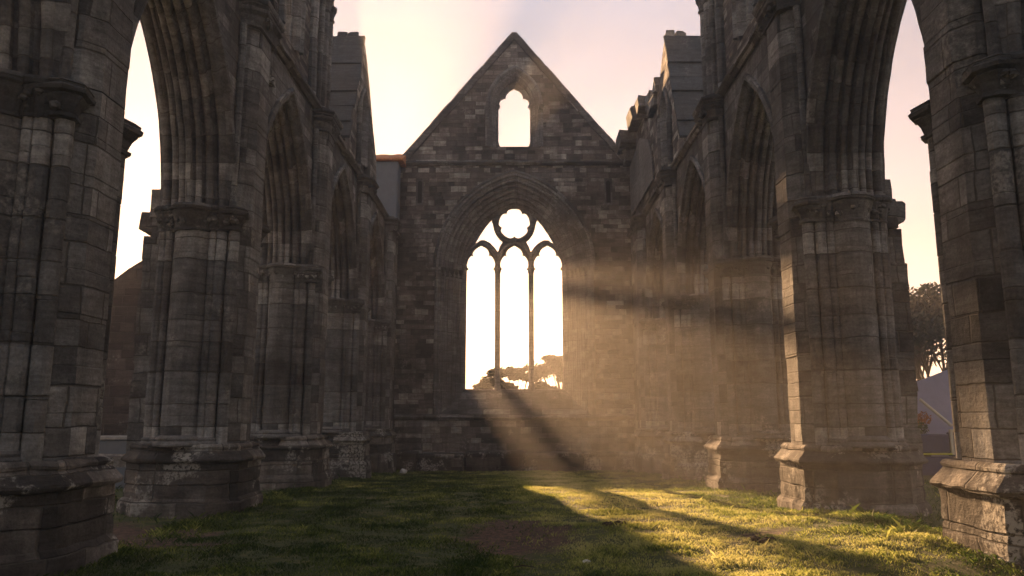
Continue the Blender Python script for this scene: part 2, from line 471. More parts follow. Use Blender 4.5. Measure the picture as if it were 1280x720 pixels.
# soffit profile (inset o, depth d) from nave face to back face
half = [(-.15, 0.01), (-.15, -.05), (-.10, -.085), (-.04, -.07), (-.02, -.02), (0.0, 0.0)] + roll(.03, .085, .07, -100, 70, 6) + [(.0, .165)] + \
    [(.05, .20), (.06, .215)] + roll(.12, .27, .06, -110, 80, 6) + [(.08, .345), (.12, .385)] + roll(.21, .41, .05, -110, 80, 6) + [(.17, .475), (.24, .50), (.29, .50)]
SOFF = half + [(.31, .52), (.31, .58)] + [(o, 1.10-d) for o, d in reversed(half)]

def arcade(side, piers, label):
    s = side
    T = lambda a, b, z: (s*(WX+a), b, z)
    def TP(yc): return lambda a, b, z: (s*(WX+a), yc+b, z)
    root = empty('nave_arcade', label, 'ruined arcade wall', 'arcade walls of the roofless nave')
    for pi, yc in enumerate(piers):
        Tc = TP(yc)
        g = gz(s*4.5, yc)-.15
        core = MB()
        courses(core, [(.01, -.58), (.01, .58), (.30, .66), (.80, .66), (1.1, .58), (1.1, -.58), (.80, -.66), (.30, -.66)], .95, SPR-.02, .46, Tc)
        pier = core.build('pier', M['ashlar'], root, rough=.012)
        # plinth
        pl = MB()
        outl = densify([(-.33, -.5), (-.33, .5), (-.02, .82), (1.0, .78), (1.34, .45), (1.34, -.45), (1.0, -.78), (-.02, -.82)], .16)
        loft(pl, outl, [(g, .16), (.10, .155), (.17, .15), (.20, .13), (.24, .10), (.25, .085), (.34, .09), (.44, .08), (.455, .06), (.47, .085), (.55, .085), (.64, .08), (.70, .075), (.78, .08), (.80, .14), (.83, .16), (.855, .155), (.99, .03), (1.0, .045), (1.03, .05), (1.06, .03), (1.075, 0)], Tc)
        pl.build('plinth', M['plinth'], pier, rough=.02, rscale=5)
        # jamb shafts
        for sd in (-1, 1):
            sh = MB(); courses(sh, circle(.53, sd*.60, .30, 20), 1.05, SPR-.42, .53, Tc, jit=.006)
            loft(sh, circle(.53, sd*.60, .30, 20), [(1.04, .10), (1.08, .105), (1.11, .085), (1.13, .05), (1.16, .065), (1.19, .05), (1.22, 0)], Tc)
            sh.build('shaft', M['shaft'], pier, rough=.008, smooth=False)
            for (a, b, r) in ((.08, .60, .095), (1.02, .60, .095), (.19, .66, .06), (.90, .66, .06)):
                ss = MB(); courses(ss, circle(a, sd*b, r, 10), 1.05, SPR-.40, .62, Tc, jit=.004)
                loft(ss, circle(a, sd*b, r, 10), [(1.04, .05), (1.09, .05), (1.12, .02), (1.15, .03), (1.18, 0)], Tc)
                ss.build('shaft', M['shaft'], pier, rough=.006)
            # capital
            cp = MB()
            loft(cp, circle(.53, sd*.60, .30, 20), [(SPR-.44, -.02), (SPR-.44, .025), (SPR-.41, .03), (SPR-.39, .005), (SPR-.25, .02), (SPR-.16, .06), (SPR-.13, .075), (SPR-.13, .055), (SPR-.10, .055), (SPR-.09, .10), (SPR-.05, .11), (SPR-.02, .09), (SPR+.01, .05)], Tc)
            for (a, b, r) in ((.08, .60, .095), (1.02, .60, .095), (.19, .66, .06), (.90, .66, .06)):
                loft(cp, circle(a, sd*b, r, 12), [(SPR-.42, -.01), (SPR-.42, .02), (SPR-.40, .02), (SPR-.38, .005), (SPR-.2, .04), (SPR-.12, .07), (SPR-.10, .06), (SPR-.08, .095), (SPR-.04, .10), (SPR+.0, .07)], Tc)
                for q in range(7):
                    an = 2*PI*q/7+random.random()
                    blob(cp, Tc(a+math.cos(an)*(r+.04), sd*b+math.sin(an)*(r+.04), SPR-random.uniform(.15, .3)), random.uniform(.035, .06), q+pi)
            for q in range(12):
                an = 2*PI*q/12+random.random()*.4
                blob(cp, Tc(.53+math.cos(an)*.34, sd*.60+math.sin(an)*.31, SPR-random.uniform(.17, .30)), random.uniform(.03, .055), q*1.7+pi)
            loft(cp, [(-.04, sd*.5), (-.06, sd*.66), (.12, sd*.74), (.27, sd*.88), (.53, sd*1.0), (.79, sd*.88), (.96, sd*.74), (1.16, sd*.66), (1.12, sd*.5)], [(SPR-.10, -.03), (SPR-.085, .005), (SPR-.05, .015), (SPR-.03, -.015), (SPR-.005, -.03)], Tc)
            cp.build('capital', M['moulding'], pier, rough=.014, rscale=5)
            im = MB()
            loft(im, [(-.20, sd*.40), (-.24, sd*.58), (-.14, sd*.68), (.10, sd*.68), (.10, sd*.40)], [(SPR-.40, -.06), (SPR-.39, .0), (SPR-.35, .005), (SPR-.33, -.03), (SPR-.24, .0), (SPR-.17, .05), (SPR-.15, .04), (SPR-.13, .09), (SPR-.09, .10), (SPR-.06, .07), (SPR-.03, .08), (SPR+.01, .02), (SPR+.02, -.05)], Tc)
            for q in range(5): blob(im, Tc(-.2+random.uniform(0, .2), sd*random.uniform(.62, .72), SPR-random.uniform(.18, .3)), random.uniform(.04, .06), q*3.3+pi)
            im.build('impost', M['moulding'], pier, rough=.015, rscale=5)
        # pilaster towards the nave
        pm = MB()
        courses(pm, [(-.30, -.25), (-.30, .25), (-.15, .44), (-.0, .48), (-.0, -.48), (-.15, -.44)], 1.04, 8.30, .5, Tc, jit=.007)
        pm.build('pilaster', M['ashlar'], root, rough=.012)
        ex = MB()
        for sd in (-1, 1):
            courses(ex, circle(-.06, sd*.545, .06, 8), SPR, 8.3, .7, Tc, jit=.003)
            courses(ex, circle(-.10, sd*.52, .095, 12), 1.05, SPR-.36, .55, Tc, jit=.005)
        ex.build('corner_shaft', M['shaft'], pier, rough=.005)
        pc = MB()
        loft(pc, [(-.30, -.40), (-.30, .40), (-.16, .5), (.0, .52), (.0, -.52), (-.16, -.5)], [(8.28, -.01), (8.30, .03), (8.34, .02), (8.50, .05), (8.56, .12), (8.60, .13), (8.63, .09), (8.66, .13), (8.74, .17), (8.78, .16), (8.80, .05), (8.87, .02)], Tc)
        for q in range(10):
            blob(pc, Tc(-.34+random.uniform(-.05, .03), random.uniform(-.45, .45), random.uniform(8.4, 8.62)), random.uniform(.05, .09), q*2.1+pi*3)
        pc.build('pilaster_capital', M['moulding'], root, rough=.03, rscale=4)
        # outer buttress with broken stepped head
        ob = MB()
        courses(ob, [(1.1, -.42), (1.1, .42), (1.47, .40), (1.47, -.40)], .9, 4.5, .5, Tc, jit=.01)
        courses(ob, [(1.1, -.40), (1.1, .40), (1.38, .38), (1.38, -.38)], 4.5, (5.35+.1*(pi % 3)) if pi < 4 else 7.2, .42, Tc, jit=.03)
        ob.box(*sorted((s*(WX+1.1), s*(WX+1.58))), yc-.36, yc+.3, 4.62, 4.95, jit=.02)
        ob.box(*sorted((s*(WX+.95), s*(WX+1.38))), yc-.3, yc+.34, 4.42, 4.6, jit=.02)
        ob.box(*sorted((s*(WX+.9), s*(WX+1.2))), yc-.34, yc+.3, 5.4, 5.72, jit=.03)
        ob.box(*sorted((s*(WX+.92), s*(WX+1.1))), yc-.2, yc+.2, 5.7, 5.95, jit=.04)
        ob.build('buttress', M['ashlar'], root, rough=.03, rscale=2.5)
    # arches
    for i in range(len(piers)-1):
        ym = (piers[i]+piers[i+1])/2; hw = (piers[i+1]-piers[i])/2-.6
        c = ((3.35**2)-hw*hw)/(2*hw)
        a = MB()
        TA = lambda p, d, z: (s*(WX+d), ym+p, z)
        arch_sweep(a, SOFF, hw, c, SPR, TA, n=22)
        a.build('arch', M['voussoir'], root, rough=.012, rscale=2.5)
    # wall over the arches : outline with arch notches
    y0, y1 = piers[0]-.6, 31.0
    out = [(y0, SPR)]
    for i in range(len(piers)-1):
        ym = (piers[i]+piers[i+1])/2; hw = (piers[i+1]-piers[i])/2-.6
        c = ((3.35**2)-hw*hw)/(2*hw)
        out += [(ym+p, z) for p, z in arch_pts(hw, c, hw+c, SPR, 16)]
    out += [(piers[-1]+.6, SPR), (piers[-1]+.6, .2), (y1, .2), (y1, STR+.1), (y0, STR+.1)]
    w = MB()
    plate(w, out, [], .006, 1.094, lambda p, d, z: (s*(WX+d), p, z))
    w.build('arcade_wall', M['spandrel'], root)
    # string course, broken a little between the pilasters
    for i in range(len(piers)):
        a0 = piers[i]+.5; a1 = (piers[i+1]-.5) if i+1 < len(piers) else 30.95
        sc = MB()
        n = max(2, int((a1-a0)/.45)); rg = []
        for k in range(n+1):
            yy = a0+(a1-a0)*k/n; dz = random.uniform(-.015, .015)
            rg.append([(s*(WX+d), yy, STR+z+dz) for d, z in ((.0, -.12), (-.05, -.11), (-.10, -.05), (-.15, -.02), (-.16, .03), (-.10, .07), (.0, .16), (.05, .1))])
        sc.rings(rg)
        if side < 0 and i == 2 or random.random() < .5:
            for q in range(5): blob(sc, (s*(WX-.08), a0+random.uniform(.1, .6), STR+random.uniform(-.1, .12)), random.uniform(.06, .12), q+i)
        sc.build('string_course', M['moulding'], root, rough=.02, rscale=3)
    return root

PL = [-1.9, 3.1, 8.15, 13.05, 18.05, 23.2, 28.2]
PR = [-2.4, 2.6, 7.65, 12.5, 17.3, 22.5, 27.9]
left = arcade(-1, PL, 'left wall of tall pointed arches, its far upper end a bare raking edge')
right = arcade(1, PR, 'right wall of tall pointed arches, sun on its piers, broken stones on top')

def clerestory(side, root, piers, yend):
    s = side
    T = lambda p, d, z: (s*(WX+.02+d), p, z)
    w = MB(); y0 = piers[0]
    yc = yend-1.2
    # ragged top and ragged far end
    top = densify([(yend, 9.0), (yend-.02, 10.2), (yend+.05, 11.3), (yend-.06, 12.4), (yend+.1, 13.6), (yend, 14.6)], .3, False)
    top = [(p+random.uniform(-.05, .05), z) for p, z in top]
    out = [(y0, STR+.1)]+[(yend, STR+.1)]+top+[(y0, 14.6)]
    holes = []
    holes.append([(yc-.20, 9.6), (yc+.20, 9.6), (yc+.2, 11.0), (yc+.12, 11.25), (yc, 11.4), (yc-.12, 11.25), (yc-.2, 11.0)])
    for k in range(0, 4):
        m = (piers[k]+piers[k+1])/2
        holes.append([(m+p, z) for p, z in arch_pts(.55, .7, 1.25, 12.2, 6, 9.6)])
    plate(w, out, holes, .10, .80, T)
    w.build('clerestory_wall', M['thin'], root)
    for k, (yy, r) in enumerate(((yc-.42, .13), (yc-.28, .06), (yc+.30, .08), (yc+.52, .15), (yc+.75, .07), (yc+1.0, .12))):
        sh = MB(); TT = lambda a, b, z: (s*(WX+.1+a), yy+b, z)
        courses(sh, circle(-.02, 0, r, 10), STR+.1, 14.5, .6, TT, jit=.006)
        if r > .1:
            loft(sh, circle(-.02, 0, r, 10), [(11.7, 0), (11.75, .04), (11.8, .01), (11.95, .04), (12.05, .09), (12.12, .09), (12.15, 0)], TT)
        sh.build('vault_shaft', M['shaft'], root, rough=.01)
    # hollow windows get shafts
    for k in (2, 3):
        m = (piers[k]+piers[k+1])/2
        a = MB(); arch_sweep(a, [(-.22, .09), (-.2, -.02), (-.12, -.04), (-.08, .03), (-.02, .02), (.02, .10), (.05, .2), (.12, .22), (.12, .8)], .55, .7, 12.2, lambda p, d, z: (s*(WX+d), m+p, z), z0=9.6, n=8)
        a.build('window_surround', M['carved'], root, rough=.01)
clerestory(-1, left, PL, 18.95)
clerestory(1, right, PR, 18.5)

def ruined_bay(side, root, y_a, rag):
    s = side
    w = MB()
    out = [(y_a, STR+.1)]+rag
    hole = [(p+23.35, z) for p, z in arch_pts(.42, .6, 1.02, 10.9, 6, 9.5)]
    hole2 = [(p+21.9+.72, z) for p, z in arch_pts(.16, .3, .46, 10.0, 4, 9.4)]
    T = lambda p, d, z: (s*(WX+.02+d), p, z)
    plate(w, out, [hole], .06, .84, T)
    w.build('upper_wall', M['rubble'], root)
    a = MB(); arch_sweep(a, [(-.20, .05), (-.2, -.02), (-.12, -.05), (-.08, .02), (-.02, .01), (.02, .10), (.05, .2), (.12, .22), (.12, .8)], .42, .6, 10.9, lambda p, d, z: (s*(WX+.01+d), 23.35+p, z), z0=9.5, n=8)
    a.build('window_surround', M['carved'], root, rough=.01)
    for yy, r in ((22.7, .09), (24.1, .11), (24.4, .06)):
        sh = MB(); courses(sh, circle(0, 0, r, 10), STR+.1, 11.2, .6, lambda a_, b, z: (s*(WX+.02+a_), yy+b, z), jit=.006)
        sh.build('vault_shaft', M['shaft'], root, rough=.01)
    # raking coping of thin slabs climbing the broken end
    sl = MB(); p0 = Vector((21.0, 9.4)); p1 = Vector((22.75, 13.35)); L = (p1-p0).length; n = 7
    dirv = (p1-p0)/L; nor = Vector((-dirv.y, dirv.x))
    ang = math.atan2(dirv.y, dirv.x)
    for k in range(n):
        c = p0+dirv*(L*(k+.5)/n)+nor*(.05+.03*(k % 2))
        xa, xb = s*(WX-.08+random.uniform(-.03, .03)), s*(WX+1.05+random.uniform(-.06, .06))
        sl.box(min(xa, xb), max(xa, xb), c.x-L/n*.57, c.x+L/n*.57, c.y-.045, c.y+.045, jit=.012, tilt=ang-.06)
    sl.build('coping_slab', M['slab'], root, rough=.012)
    pk = MB(); x0, x1 = sorted((s*(WX+.0), s*(WX+.85)))
    pk.box(x0+.02, x0+.30, 22.7, 23.0, 13.2, 13.58, jit=.05); pk.box(x1-.5, x1-.22, 22.8, 23.2, 13.1, 13.62, jit=.06, tilt=.2)
    pk.build('broken_pinnacle', M['moulding'], root, rough=.03)
ragL = densify([(26.4, STR+.1), (26.25, 9.4), (26.0, 10.5), (25.2, 11.4), (24.5, 12.4), (23.9, 13.1), (23.35, 13.6), (22.85, 13.4), (21.05, 9.3), (19.2, 9.3), (19.2, STR+.1)], .35)
ruined_bay(-1, left, 19.2, [q for q in ragL])
ragR = densify([(30.9, STR+.1), (30.9, 12.0), (29.5, 12.1), (29.4, 12.7), (27.4, 12.6), (27.3, 12.2), (26.2, 12.4), (26.1, 11.9), (24.9, 11.9), (24.8, 12.3), (24.2, 12.7), (23.8, 13.2), (23.3, 13.6), (22.85, 13.4), (21.05, 9.3), (18.9, 9.3), (18.9, STR+.1)], .35)
ruined_bay(1, right, 18.9, [(p+random.uniform(-.04, .04), z+(random.uniform(-.05, .05) if z > 9.4 else 0)) for p, z in ragR])
# rubble steps and rendered panel on right wall
rb = MB()
for (y, z, l, h, out_) in ((25.3, 12.15, .9, .5, .10), (26.3, 12.75, .7, .5, .0), (27.0, 12.85, 1.0, .45, .25), (28.4, 12.95, 1.3, .5, .35), (30.0, 12.6, 1.2, .6, .55), (29.2, 13.3, .5, .35, .15), (24.6, 12.6, .4, .5, .05), (30.3, 12.0, .6, .5, .3)):
    rb.box(WX-out_, WX+.7, y-l/2, y+l/2, z-h/2, z+h/2, jit=.06, rot=random.uniform(-.04, .04))
rb.build('broken_masonry', M['moulding'], right, rough=.05, rscale=2)
pn = MB(); plate(pn, densify([(25.6, 9.6), (30.6, 9.6), (30.6, 11.7), (28, 12.0), (26.3, 11.3), (25.7, 10.4)], .4), [], -.035, .02, lambda p, d, z: (WX+.02+d, p, z))
pn.build('rendered_patch', M['render'], right)
# broken hole edge stones under first clerestory pier, left
hb = MB()
for q in range(16):
    blob(hb, (-(WX-.03)+random.uniform(-.03, .05), 13.75+random.uniform(-.12, .22), 8.9+random.uniform(-1.5, .55)), random.uniform(.07, .15), q*1.3, 1.2)
hb.build('broken_masonry', M['plinth'], left, rough=.06, rscale=3)

# ------------------------------------------------------------------ gable wall
W = 31.0
GS = empty('gable_wall', 'stone end wall with a traceried window, pointed gable and a small lancet near its peak', 'gable wall')
gx = 6.3
IA_w, IA_c, IA_s = 2.08, .91, 7.75      # inner window arch
hold = 3.0
TW = lambda p, d, z: (p, W+d, z)
out = densify([(-gx, -.9), (gx, -.9), (gx, 12.05), (-gx, 12.05)], .6)
win = [(-3.0, 1.60)]+arch_pts(3.0, .91, 3.91, 7.55, 20)[0:]+[(3.0, 1.60)]
w = MB(); plate(w, out, [win], 0, 1.15, TW)
wl = w.build('wall', M['rubble'], GS)
# gable triangle
sl_w, sl_c, sl_s = .98, .75, 14.55
lanc = [(-.98, 12.75)]+arch_pts(.98, .75, 1.73, sl_s, 10)+[(.98, 12.75)]
tri = densify([(-4.72, 12.06), (4.72, 12.06), (.05, 17.72), (-.05, 17.72)], .3)
w = MB(); plate(w, tri, [lanc], 0, .9, TW); w.build('gable', M['rubble'], GS)
# gable coping
for sd in (-1, 1):
    cpm = MB(); n = 15; a = Vector((sd*4.85, 12.02)); b = Vector((sd*.0, 17.86)); dv = (b-a)/n; nn = Vector((-dv.y, dv.x)).normalized()*(1 if sd < 0 else -1)
    rg = []
    for k in range(n):
        for q in (0.01, .99):
            c = a+dv*(k+q)+nn*random.uniform(-.008, .012)
            rg.append([(c.x+nn.x*o-0, W+d, c.y+nn.y*o) for o, d in ((-.20, -.02), (-.17, -.08), (-.08, -.11), (.03, -.15), (.10, -.08), (.13, .4), (.1, .98), (-.1, .96))])
    cpm.rings(rg); cpm.build('coping', M['moulding'], GS, rough=.035, rscale=2.5)
# moulded strings
def hstring(x0, x1, z, dep, mat='moulding', h=.12, name='string_course'):
    m = MB(); n = int((x1-x0)/.5); rg = []
    for k in range(n+1):
        x = x0+(x1-x0)*k/n; j = random.uniform(-.012, .012)
        rg.append([(x, W+d, z+q*h+j) for d, q in ((.02, -.9), (-.4*dep, -.8), (-.9*dep, -.2), (-dep, .15), (-.75*dep, .45), (.02, 1.1))])
    m.rings(rg); m.build(name, M[mat], GS, rough=.01)
hstring(-4.78, 4.78, 12.02, .16)
hstring(-4.78, -3.05, 1.50, .15); hstring(3.05, 4.78, 1.50, .15)
hstring(-3.1, 3.1, 1.46, .20)
# lower pale masonry skin, plinth and bench against the wall foot
m = MB(); plate(m, densify([(-4.75, -.9), (4.75, -.9), (4.75, 1.36), (-4.75, 1.36)], .5), [], -.06, .02, TW); m.build('wall_base', M['rubble_low'], GS)
# window : orders (profile from outer face into the tracery plane)
prof = [(-.26, .0), (-.26, -.06), (-.20, -.12), (-.12, -.11), (-.08, -.04), (-.02, -.01), (0, .02)]
o, d = 0.0, .02
for k in range(5):
    prof += roll(o+.045, d+.06, .068, -120, 80, 6)
    prof += [(o+.01, d+.15), (o+.05, d+.19), (o+.10, d+.185), (o+.125, d+.13), (o+.15, d+.15)]
    o += .172; d += .165
prof += [(o+.02, d+.03), (.92, .92), (.94, 1.1)]
a = MB(); arch_sweep(a, prof, 3.0, .91, 7.55, TW, z0=1.60, n=26)
a.build('window_surround', M['carved'], GS, rough=.008, rscale=3)
hm = MB()
arch_sweep(hm, [(-.34, .01), (-.34, -.10), (-.26, -.16), (-.20, -.12), (-.18, .01)], 3.0, .91, 7.55, TW, n=26)
hm.build('hood_mould', M['moulding'], GS, rough=.012)
# capitals band on the window jambs
for sd in (-1, 1):
    cb = MB(); oo, dd = 0, .02
    for k in range(5):
        loft(cb, circle(sd*(3.0-oo-.055), W+dd+.055, .06, 10), [(7.2, 0), (7.24, .02), (7.28, .0), (7.42, .02), (7.5, .05), (7.56, .055), (7.58, 0)], lambda a_, b, z: (a_, b, z))
        oo += .172; dd += .165
    x0, x1 = sorted((sd*3.02, sd*3.45)); cb.box(x0, x1, W-.09, W+.02, 7.44, 7.56, jit=.01)
    cb.build('capital', M['moulding'], GS, rough=.01, rscale=5)
# sloping sill
sm = MB()
for (xa, xb) in ((-3.0, 3.0),):
    n = 12
    r0 = [(xa+(xb-xa)*k/n, W-.02, 1.56) for k in range(n+1)]
    r1 = [((xa+(xb-xa)*k/n)*.70, W+.90, 2.58) for k in range(n+1)]
    r2 = [((xa+(xb-xa)*k/n)*.70, W+1.16, 2.60) for k in range(n+1)]
    r3 = [(xa+(xb-xa)*k/n, W+1.16, 1.3) for k in range(n+1)]
    r4 = [(xa+(xb-xa)*k/n, W-.02, 1.3) for k in range(n+1)]
    sm.rings([r0, r1, r2, r3, r4], closed=False)
    # side cheeks
    for sd in (-1, 1):
        i = [sm.add(p) for p in ((sd*3.0, W+.0, 1.56), (sd*3.0, W+1.16, 1.56), (sd*2.1, W+.9, 2.62))]; sm.face(i)
sm.build('sloping_sill', M['ashlar'], GS, rough=.012)
# tracery
def light_head(cx, w_, grow=0.):
    h = w_/2-.0+grow
    k = h/.62
    R = [(.62, 2.62), (.62, 7.50), (.62, 7.62), (.53, 7.68), (.60, 7.76), (.615, 7.9), (.58, 8.06), (.50, 8.20), (.42, 8.27), (.34, 8.24), (.37, 8.34), (.30, 8.50), (.18, 8.66), (.06, 8.78)]
    P = [(cx-x*k, z) for x, z in R]+[(cx+x*k, z) for x, z in reversed(R)]
    P[0] = (cx-h, 2.64); P[-1] = (cx+h, 2.64)
    return P
def light_plain(cx, h):
    return [(cx-h, 2.64)]+[(cx+p, z) for p, z in arch_pts(h, .42, h+.42, 7.75, 8)]+[(cx+h, 2.64)]
outer = [(-2.14, 2.5)]+arch_pts(2.14, .91, 3.05, 7.75, 20)+[(2.14, 2.5)]
CZ, CR = 9.66, .84
def circ_hole(r, cusp):
    n = 60; P = []
    for i in range(n):
        t = 2*PI*i/n+PI/2
        q = abs(math.cos(3*(t-PI/2)+PI/2*0))
        q = abs(math.sin(2.5*(t-PI/2)+PI/2))
        # cusps between foils
        c = (1-q)**2.2
        P.append((math.cos(t)*(r-cusp*c), CZ+math.sin(t)*(r-cusp*c)))
    return P
def spandrel(sd, g=0.):
    P = [(-1.80, 8.45), (-1.66, 8.80), (-1.44, 9.20), (-1.18, 9.58), (-.98, 9.82), (-.91, 9.60), (-.88, 9.42), (-.78, 9.16), (-.62, 8.95), (-.50, 8.86), (-.62, 8.66), (-.70, 8.42), (-.84, 8.62), (-1.04, 8.82), (-1.26, 8.93), (-1.46, 8.93), (-1.66, 8.74)]
    if g: P = offset_poly(P, g)
    P = [(p if sd < 0 else -p, z) for p, z in P]
    return P
holes = [light_head(-1.42, 1.2), light_head(0, 1.2), light_head(1.42, 1.2), circ_hole(.68, .12)]
holes += [spandrel(-1), spandrel(1)]
tr = MB(); plate(tr, outer, holes, .99, 1.09, TW)
trac = tr.build('tracery', M['carved'], GS, rough=.006, rscale=4)
# thicker moulded core without the cusps
def ring_arch(mb, cx, h, c, spr, r, d0, d1, z0=None):
    arch_sweep(mb, [(-r, 1.04), (-r*.7, d0+.03), (0, d0), (r*.7, d0+.03), (r, 1.04), (r*.7, d1-.03), (0, d1), (-r*.7, d1-.03), (-r, 1.04)], h, c, spr, lambda p, d, z: (cx+p, W+d, z), z0=z0, n=10)
tm = MB()
for cx in (-1.41, 0, 1.41): ring_arch(tm, cx, .72, .42, 7.75, .105, .88, 1.22)
prev = None
for rr, nn_ in ((.775, 0),):
    rings = []
    for i in range(41):
        t = 2*PI*i/40
        rings.append([((rr+o)*math.cos(t), W+d, CZ+(rr+o)*math.sin(t)) for o, d in ((-.115, 1.04), (-.08, .93), (0, .87), (.08, .93), (.115, 1.04), (.08, 1.16), (0, 1.22), (-.08, 1.16))])
    tm.rings(rings, cap=False)
tm.build('bar_tracery', M['carved'], trac, rough=.006, rscale=4)
for x in (-.705, .705):
    mm = MB(); loft(mm, [(x-.11, 1.04), (x-.08, .93), (x, .86), (x+.08, .93), (x+.11, 1.04), (x+.08, 1.16), (x, 1.22), (x-.08, 1.16)], [(2.55, .03), (2.75, .03), (2.82, 0), (4, 0), (5.5, 0), (7.5, 0), (7.55, .03), (7.62, .03), (7.66, 0), (8.2, 0)], lambda a_, b, z: (a_, W+b, z))
    mm.build('mullion', M['carved'], GS, rough=.008, rscale=3)
# small gable lancet
a = MB(); arch_sweep(a, [(-.24, .01), (-.24, -.09), (-.16, -.13), (-.10, -.10), (-.06, -.03), (-.02, -.02), (.0, .03)]+roll(.05, .08, .045, -100, 70, 4)+[(.06, .16), (.10, .18)]+roll(.14, .22, .04, -100, 70, 4)+[(.15, .3), (.20, .32), (.22, .9)], .98, .75, sl_s, TW, z0=12.75, n=12)
a.build('lancet_surround', M['carved'], GS, rough=.01)
tl = MB()
ho = [(-.62, 12.92), (-.40, 12.78), (.40, 12.78), (.62, 12.92), (.68, 13.1), (.68, 14.62), (.60, 14.72), (.66, 14.86), (.58, 15.05), (.42, 15.12), (.38, 15.08), (.36, 15.25), (.22, 15.44), (0, 15.56), (-.22, 15.44), (-.36, 15.25), (-.38, 15.08), (-.42, 15.12), (-.58, 15.05), (-.66, 14.86), (-.60, 14.72), (-.68, 14.62), (-.68, 13.1)]
oo = [(-.84, 12.6)]+arch_pts(.84, .75, 1.59, sl_s, 8)+[(.84, 12.6)]
plate(tl, oo, [ho], .42, .56, TW); tl.build('lancet_cusping', M['carved'], GS, rough=.012, rscale=4)
for x, z in ((-1.16, 14.45), (1.16, 14.45)):
    b = MB(); blob(b, (x, W-.08, z), .14, x, 1, 2); b.build('label_stop', M['moulding'], GS)
# blind slits : flat black plates paint the shade of recesses, framed by jamb stones
for x in (-3.95, 3.93):
    f = MB()
    plate(f, [(x-.16, 10.2), (x+.16, 10.2), (x+.16, 11.35), (x-.16, 11.35)], [[(x-.09, 10.3), (x+.09, 10.3), (x+.09, 11.2), (x, 11.28), (x-.09, 11.2)]], -.012, -.003, TW)
    sf = f.build('slit_window', M['moulding'], GS)
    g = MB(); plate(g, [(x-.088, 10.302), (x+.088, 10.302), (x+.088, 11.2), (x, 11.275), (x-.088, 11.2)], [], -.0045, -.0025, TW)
    g.build('slit_shade_plate', plain_mat('black_slit_shade', (.008, .008, .008), .9, .1), sf)
# dark bench along wall foot
bn = MB()
for (x0, x1, z1, dd) in ((-4.7, -3.6, .20, 1.6), (-3.6, -1.9, .12, 1.9), (-1.9, .4, .2, 1.5), (.4, 2.6, .14, 1.7), (2.6, 4.7, .18, 1.5)):
    bn.box(x0, x1, W-dd, W-.065, -.8, z1, jit=.02)
tag(bn.build('stone_bench', M['plinth'], None, rough=.03), 'long low dark stone bench against the foot of the gable wall', 'stone bench')
# unseen aisle end walls, added on both sides to block stray sun
for sd, xo, zt in ((-1, 13.5, 7.2), (1, 14.3, 10.5)):
    m = MB(); plate(m, densify([(sd*gx, -.9), (sd*xo, -.9), (sd*xo, zt-2), (sd*gx, zt+1)], .5), [], .1, 1.0, TW); m.build('added_side_wall', M['rubble'], GS)

# block with lead face and tiled roof behind the left end
b = empty('lean_to_building', 'blue grey block with a low tiled roof, its orange painted as sun glow, behind the left shoulder of the gable', 'building')
m = MB(); m.box(-6.9, -4.76, W-.75, W-.02, 8.95, 11.87, jit=.0); m.build('wall', M['leadgrey'], b)
m = MB()
rg = []
for k in range(9):
    x = -7.1+k*(2.55/8)
    rg.append([(x, W-.9, 11.95+.03*math.sin(k*2.)), (x, W+.1, 12.45+.05*math.sin(k*3.1)), (x, W+1.6, 11.9), (x, W+1.6, 11.8), (x, W-.9, 11.88)])
m.rings(rg); m.build('roof', M['tile'], b, rough=.02)

# ------------------------------------------------------------------ things to the left, seen through the first arch
aw = MB(); plate(aw, densify([(-16, -.4), (-8.0, -.4), (-8.0, 8.3), (-8.6, 7.9), (-10.6, 6.25), (-16, 2.2)], .4), [], 22.0, 22.8, lambda p, d, z: (p, d, z))
tag(aw.build('ruined_wall', M['redwall'], None, rough=.03), 'dark reddish stone wall with a sloping top, behind the first left arch', 'stone wall')
lw = empty('low_wall', 'low dark wall with a thin pale coping beyond the nearest left pier', 'low wall')
m = MB(); m.box(-13, -7.6, 18.0, 18.5, -.3, .98, jit=.0); m.build('wall', M['leadgrey'], lw, rough=.01)
m = MB(); m.box(-13.1, -7.55, 17.95, 18.55, .985, 1.06, jit=.0); m.build('coping', M['pale'], lw)
tb = empty('table_tomb', 'dark weathered table tomb in the left aisle, between the first and second piers', 'tomb')
m = MB(); m.box(-8.0, -6.5, 13.7, 14.8, .62, .80, jit=.02); m.build('slab', M['plinth'], tb, rough=.03)
for xx in (-7.8, -6.85):
    m = MB(); m.box(xx, xx+.25, 13.9, 14.6, -.2, .615, jit=.02); m.build('support', M['plinth'], tb, rough=.03)

